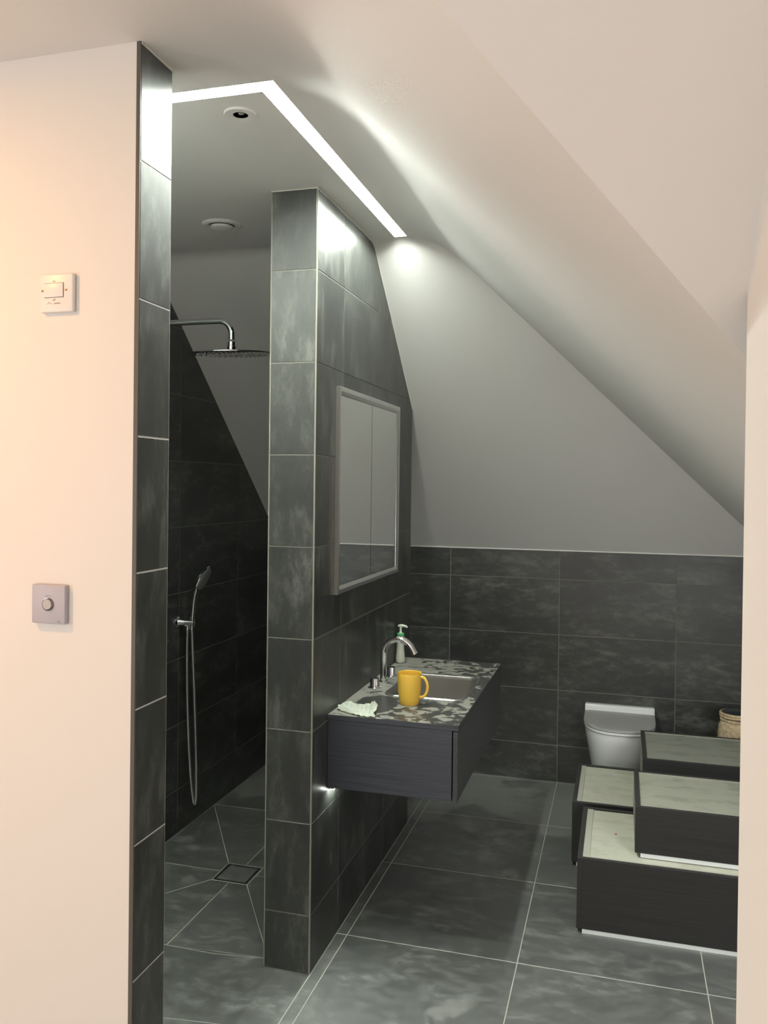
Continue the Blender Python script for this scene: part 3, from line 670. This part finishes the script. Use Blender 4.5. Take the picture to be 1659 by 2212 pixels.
def drawer(name, x0, x1, y0, y1, z0, z1, lining, side_mat, label, base=.016, lip=0.0):
    t = empty(name, (x0, y0, z0)); tag(t, label, 'drawer', 'loose vanity drawers stacked on the floor')
    th = .018; tp = z1 - .006
    child('base', box(x0 + .020, x1 - .020, y0 + .002, y1 - .004, z0, z0 + base), M_DWHITE, t, label='white base strip')
    child('front_panel', box(x0, x1, y0, y0 + th, z0 + base, z1 - .0008, .0006, 1), M_DFRONT, t)
    child('back_panel', box(x0 + th, x1 - th, y1 - th, y1, z0 + base, z1 - .0008), side_mat, t)
    for a in (x0, x1 - th): child('side_panel', box(a, a + th, y0 + th, y1, z0 + base, z1 - .0008), side_mat, t)
    child('bottom_panel', box(x0 + th, x1 - th, y0 + th, y1 - th, tp - .010, tp), lining, t, label='pale recessed panel')
    if lip:
        xa, xb, ya_, yb_ = x0 + th, x1 - th, y0 + th, y1 - th
        for bb in ((xa, xa + lip, ya_, yb_), (xb - lip, xb, ya_, yb_), (xa + lip, xb - lip, ya_, ya_ + lip * .6)):
            child('inner_rail', box(*bb, tp + .0002, tp + .0035), M_RAIL, t)
    child('edge_band', box(x0 + th, x1 - th, y0, y0 + th, z1 - .0007, z1), M_DEDGE, t)
    child('edge_band', box(x0 + th, x1 - th, y1 - th, y1, z1 - .0007, z1), M_DEDGE, t)
    for a in (x0, x1 - th): child('edge_band', box(a, a + th, y0, y1, z1 - .0007, z1), M_DEDGE, t)
    return t
M_RAIL = simple('drawer_rail_cream', (.50, .50, .42), .45)
D = drawer('loose_drawer', .823, 1.76, .530, 1.045, .0, .270, M_CREAM, M_DFRONT, 'deep dark upturned drawer nearest the viewer, flat on the floor', lip=.024)
B = drawer('loose_drawer', .775, 1.70, 1.080, 1.600, .0, .270, M_CREAM, M_DFRONT, 'deep dark upturned drawer just behind the nearest one, in front of the toilet', lip=.020)
C = drawer('loose_drawer', 1.022, 1.735, .605, 1.020, .2680, .450, M_CREAM_A, M_DSIDE, 'shallow upturned drawer lying on top of the nearest deep drawer')
A_ = drawer('loose_drawer', 1.060, 1.98, 1.180, 1.625, .2705, .450, M_CREAM_B, M_DSIDE, 'shallow upturned drawer at the back of the pile, beside the toilet')
# dark dividing line near the left end of the near drawer's front
child('end_joint', box(.8405, .8418, .5295, .5300, .016, .269), M_DARK, D)
# fluffy red speck
rs = link('red_speck', lathe([(.0005, 0), (.004, .0005), (.005, .0015), (.002, .003), (.0005, .003)], 8, (.955, .80, .2643)), simple('red_bit', (.55, .12, .08), .8)); tag(rs, 'tiny red scrap lying on the nearest deep drawer', 'scrap')

# ------------------------------------------------------------------ jute covered jar
jx_, jy_ = 1.508, 1.83; hz = .525
t = empty('jute_jar', (jx_, jy_, 0)); tag(t, 'fuzzy jute-covered jar with dark top beside the back wall', 'jar')
m, nt, b = newmat('jute'); tc = nt.nodes.new('ShaderNodeTexCoord'); n = nt.nodes.new('ShaderNodeTexNoise'); n.inputs['Scale'].default_value = 60; n.inputs['Detail'].default_value = 6
r = ramp(nt, [(.3, (.42, .31, .18)), (.7, (.74, .60, .40))]); nt.links.new(tc.outputs['Object'], n.inputs['Vector']); nt.links.new(n.outputs['Fac'], r.inputs[0]); nt.links.new(r.outputs[0], b.inputs['Base Color']); b.inputs['Roughness'].default_value = .95
bp = nt.nodes.new('ShaderNodeBump'); bp.inputs['Strength'].default_value = .8; bp.inputs['Distance'].default_value = .004; nt.links.new(n.outputs['Fac'], bp.inputs['Height']); nt.links.new(bp.outputs[0], b.inputs['Normal'])
M_JUTE = m
jb = lathe([(.0005, 0), (.080, 0), (.084, .01), (.085, .30), (.083, .42), (.079, .455), (.074, .468), (.068, .478), (.068, .488), (.0005, .488)], 48, (jx_, jy_, 0))
child('body', jb, M_JUTE, t, 60)
for zc, rm in ((.486, .0675), (.503, .070), (.515, .0705)):
    bm = lathe([(rm + .0075 * math.cos(a), zc + .007 * math.sin(a)) for a in [2 * PI * i / 10 for i in range(10)]], 40, (jx_, jy_, 0), closed=True)
    child('rope_ring', bm, M_JUTE, t, 60)
child('top', lathe([(.0005, .489), (.068, .489), (.068, .5215), (.063, .5245), (.0005, .525)], 40, (jx_, jy_, 0)), simple('dark_jar_top', (.03, .033, .036), .25), t, 40)
bm = bmesh.new(); rnd = random.Random(3)
for i in range(700):
    a = rnd.uniform(0, 2 * PI); z = rnd.uniform(.30, .465); r0 = .084 if z < .43 else .080
    p = Vector((jx_ + r0 * math.cos(a), jy_ + r0 * math.sin(a), z)); d = Vector((math.cos(a), math.sin(a), rnd.uniform(-.9, .9))).normalized() * rnd.uniform(.003, .010)
    s = Vector((-math.sin(a), math.cos(a), 0)) * .0005
    bm.faces.new([bm.verts.new(q) for q in (p - s, p + s, p + d)])
fz = child('fibres', bm, M_JUTE, t); fz['kind'] = 'stuff'

# ------------------------------------------------------------------ wall switches
def text_mesh(body, size, loc, mat, parent, name='lettering', rot=(PI / 2, 0, 0)):
    cu = bpy.data.curves.new(name, 'FONT'); cu.body = body; cu.size = size; cu.align_x = 'CENTER'; cu.align_y = 'CENTER'; cu.extrude = .0001; cu.resolution_u = 3
    tmp = bpy.data.objects.new(name, cu); COL.objects.link(tmp)
    bpy.context.view_layer.update()
    me = bpy.data.meshes.new_from_object(tmp.evaluated_get(bpy.context.evaluated_depsgraph_get()))
    bpy.data.objects.remove(tmp); bpy.data.curves.remove(cu); me.materials.clear(); me.materials.append(mat)
    o = bpy.data.objects.new(name, me); COL.objects.link(o); o.parent = parent; o.location = Vector(loc) - parent.location; o.rotation_euler = rot; return o
M_INK = simple('grey_print', (.22, .14, .10), .6)
yf = YN0
t = empty('fan_isolator_switch', (-.265, yf, 2.026)); tag(t, 'white square isolator switch high on the left wall', 'switch')
child('plate', box(-.308, -.222, yf - .012, yf - .0003, 1.983, 2.069, .0035, 3), M_WHITEPL, t, 40)
child('recess', box(-.2965, -.2455, yf - .0123, yf - .0115, 2.0155, 2.0485), simple('switch_gap', (.25, .17, .12), .6), t)
child('rocker', box(-.2955, -.2465, yf - .0145, yf - .0118, 2.0165, 2.0475, .0012, 2), M_WHITEPL, t, 40)
for sx2 in (-.3015, -.2395):
    child('screw', lathe([(.0005, 0), (.0028, 0), (.0026, -.001), (.0005, -.0012)], 14, (sx2, yf - .0122, 2.032), axis='Y'), simple('screw_brass', (.30, .22, .16), .35, .8), t, 40)
text_mesh('on', .0065, (-.271, yf - .0122, 2.0525), M_INK, t)
text_mesh('off', .0065, (-.271, yf - .0122, 2.0105), M_INK, t)
text_mesh('isolator', .0055, (-.262, yf - .0122, 2.0030), M_INK, t)
bm = tube([Vector((-.288, yf - .0122, 2.0015)), Vector((-.284, yf - .0122, 2.0055)), Vector((-.279, yf - .0122, 2.0030)), Vector((-.275, yf - .0122, 2.0010))], .0004, 6)
child('fan_mark', bm, M_INK, t)
t = empty('dimmer_switch', (-.271, yf, 1.327)); tag(t, 'grey square dimmer switch with round knob on the left wall', 'switch')
child('plate', box(-.322, -.234, yf - .014, yf - .0003, 1.283, 1.371, .003, 3), simple('dimmer_grey', (.46, .45, .52), .4), t, 40)
child('knob_ring', lathe([(.0142, -.0143), (.0142, -.0170), (.0128, -.0172), (.0120, -.0143)], 40, (-.278, yf, 1.327), axis='Y', closed=True), simple('dark_chrome', (.22, .20, .19), .15, 1.0), t, 40)
child('knob', lathe([(.0005, -.0143), (.0118, -.0143), (.0118, -.0185), (.011, -.0195), (.0005, -.0195)], 40, (-.278, yf, 1.327), axis='Y'), simple('dimmer_knob', (.45, .43, .44), .35), t, 40)
M_INK2 = simple('dimmer_print', (.22, .20, .24), .6)
bm = tube([Vector((-.278 + .0185 * math.sin(a), yf - .0142, 1.327 + .0195 * math.cos(a))) for a in [math.radians(-26 + 52 * i / 8) for i in range(9)]], .0004, 6)
child('dial_mark', bm, M_INK2, t)
bm = tube([Vector((-.2525, yf - .0142, 1.2878)), Vector((-.2525, yf - .0142, 1.2915)), Vector((-.2510, yf - .0142, 1.2905)), Vector((-.2500, yf - .0142, 1.2880)), Vector((-.2480, yf - .0142, 1.2890)), Vector((-.2460, yf - .0142, 1.2880)), Vector((-.2440, yf - .0142, 1.2885))], .0004, 6)
child('maker_mark', bm, M_INK2, t)

# ------------------------------------------------------------------ pieces mounted on a part hang under that part
def under(root_name, part, subs):
    for r in [o for o in bpy.data.objects if o.parent is None and o.name.split('.')[0] == root_name]:
        ps = [c for c in r.children if c.name.split('.')[0] == part]
        if not ps: continue
        for c in list(r.children):
            if c.name.split('.')[0] in subs: c.parent = ps[0]; 
under('loose_drawer', 'bottom_panel', ('inner_rail',))
under('loose_drawer', 'front_panel', ('end_joint',))
under('fan_isolator_switch', 'plate', ('rocker', 'recess', 'screw', 'fan_mark'))
under('dimmer_switch', 'plate', ('knob', 'knob_ring', 'dial_mark', 'maker_mark'))
under('jute_jar', 'body', ('rope_ring', 'fibres'))
under('toilet', 'pan', ('hinge_bar',))
under('ceiling_vent', 'ring', ('throat',))
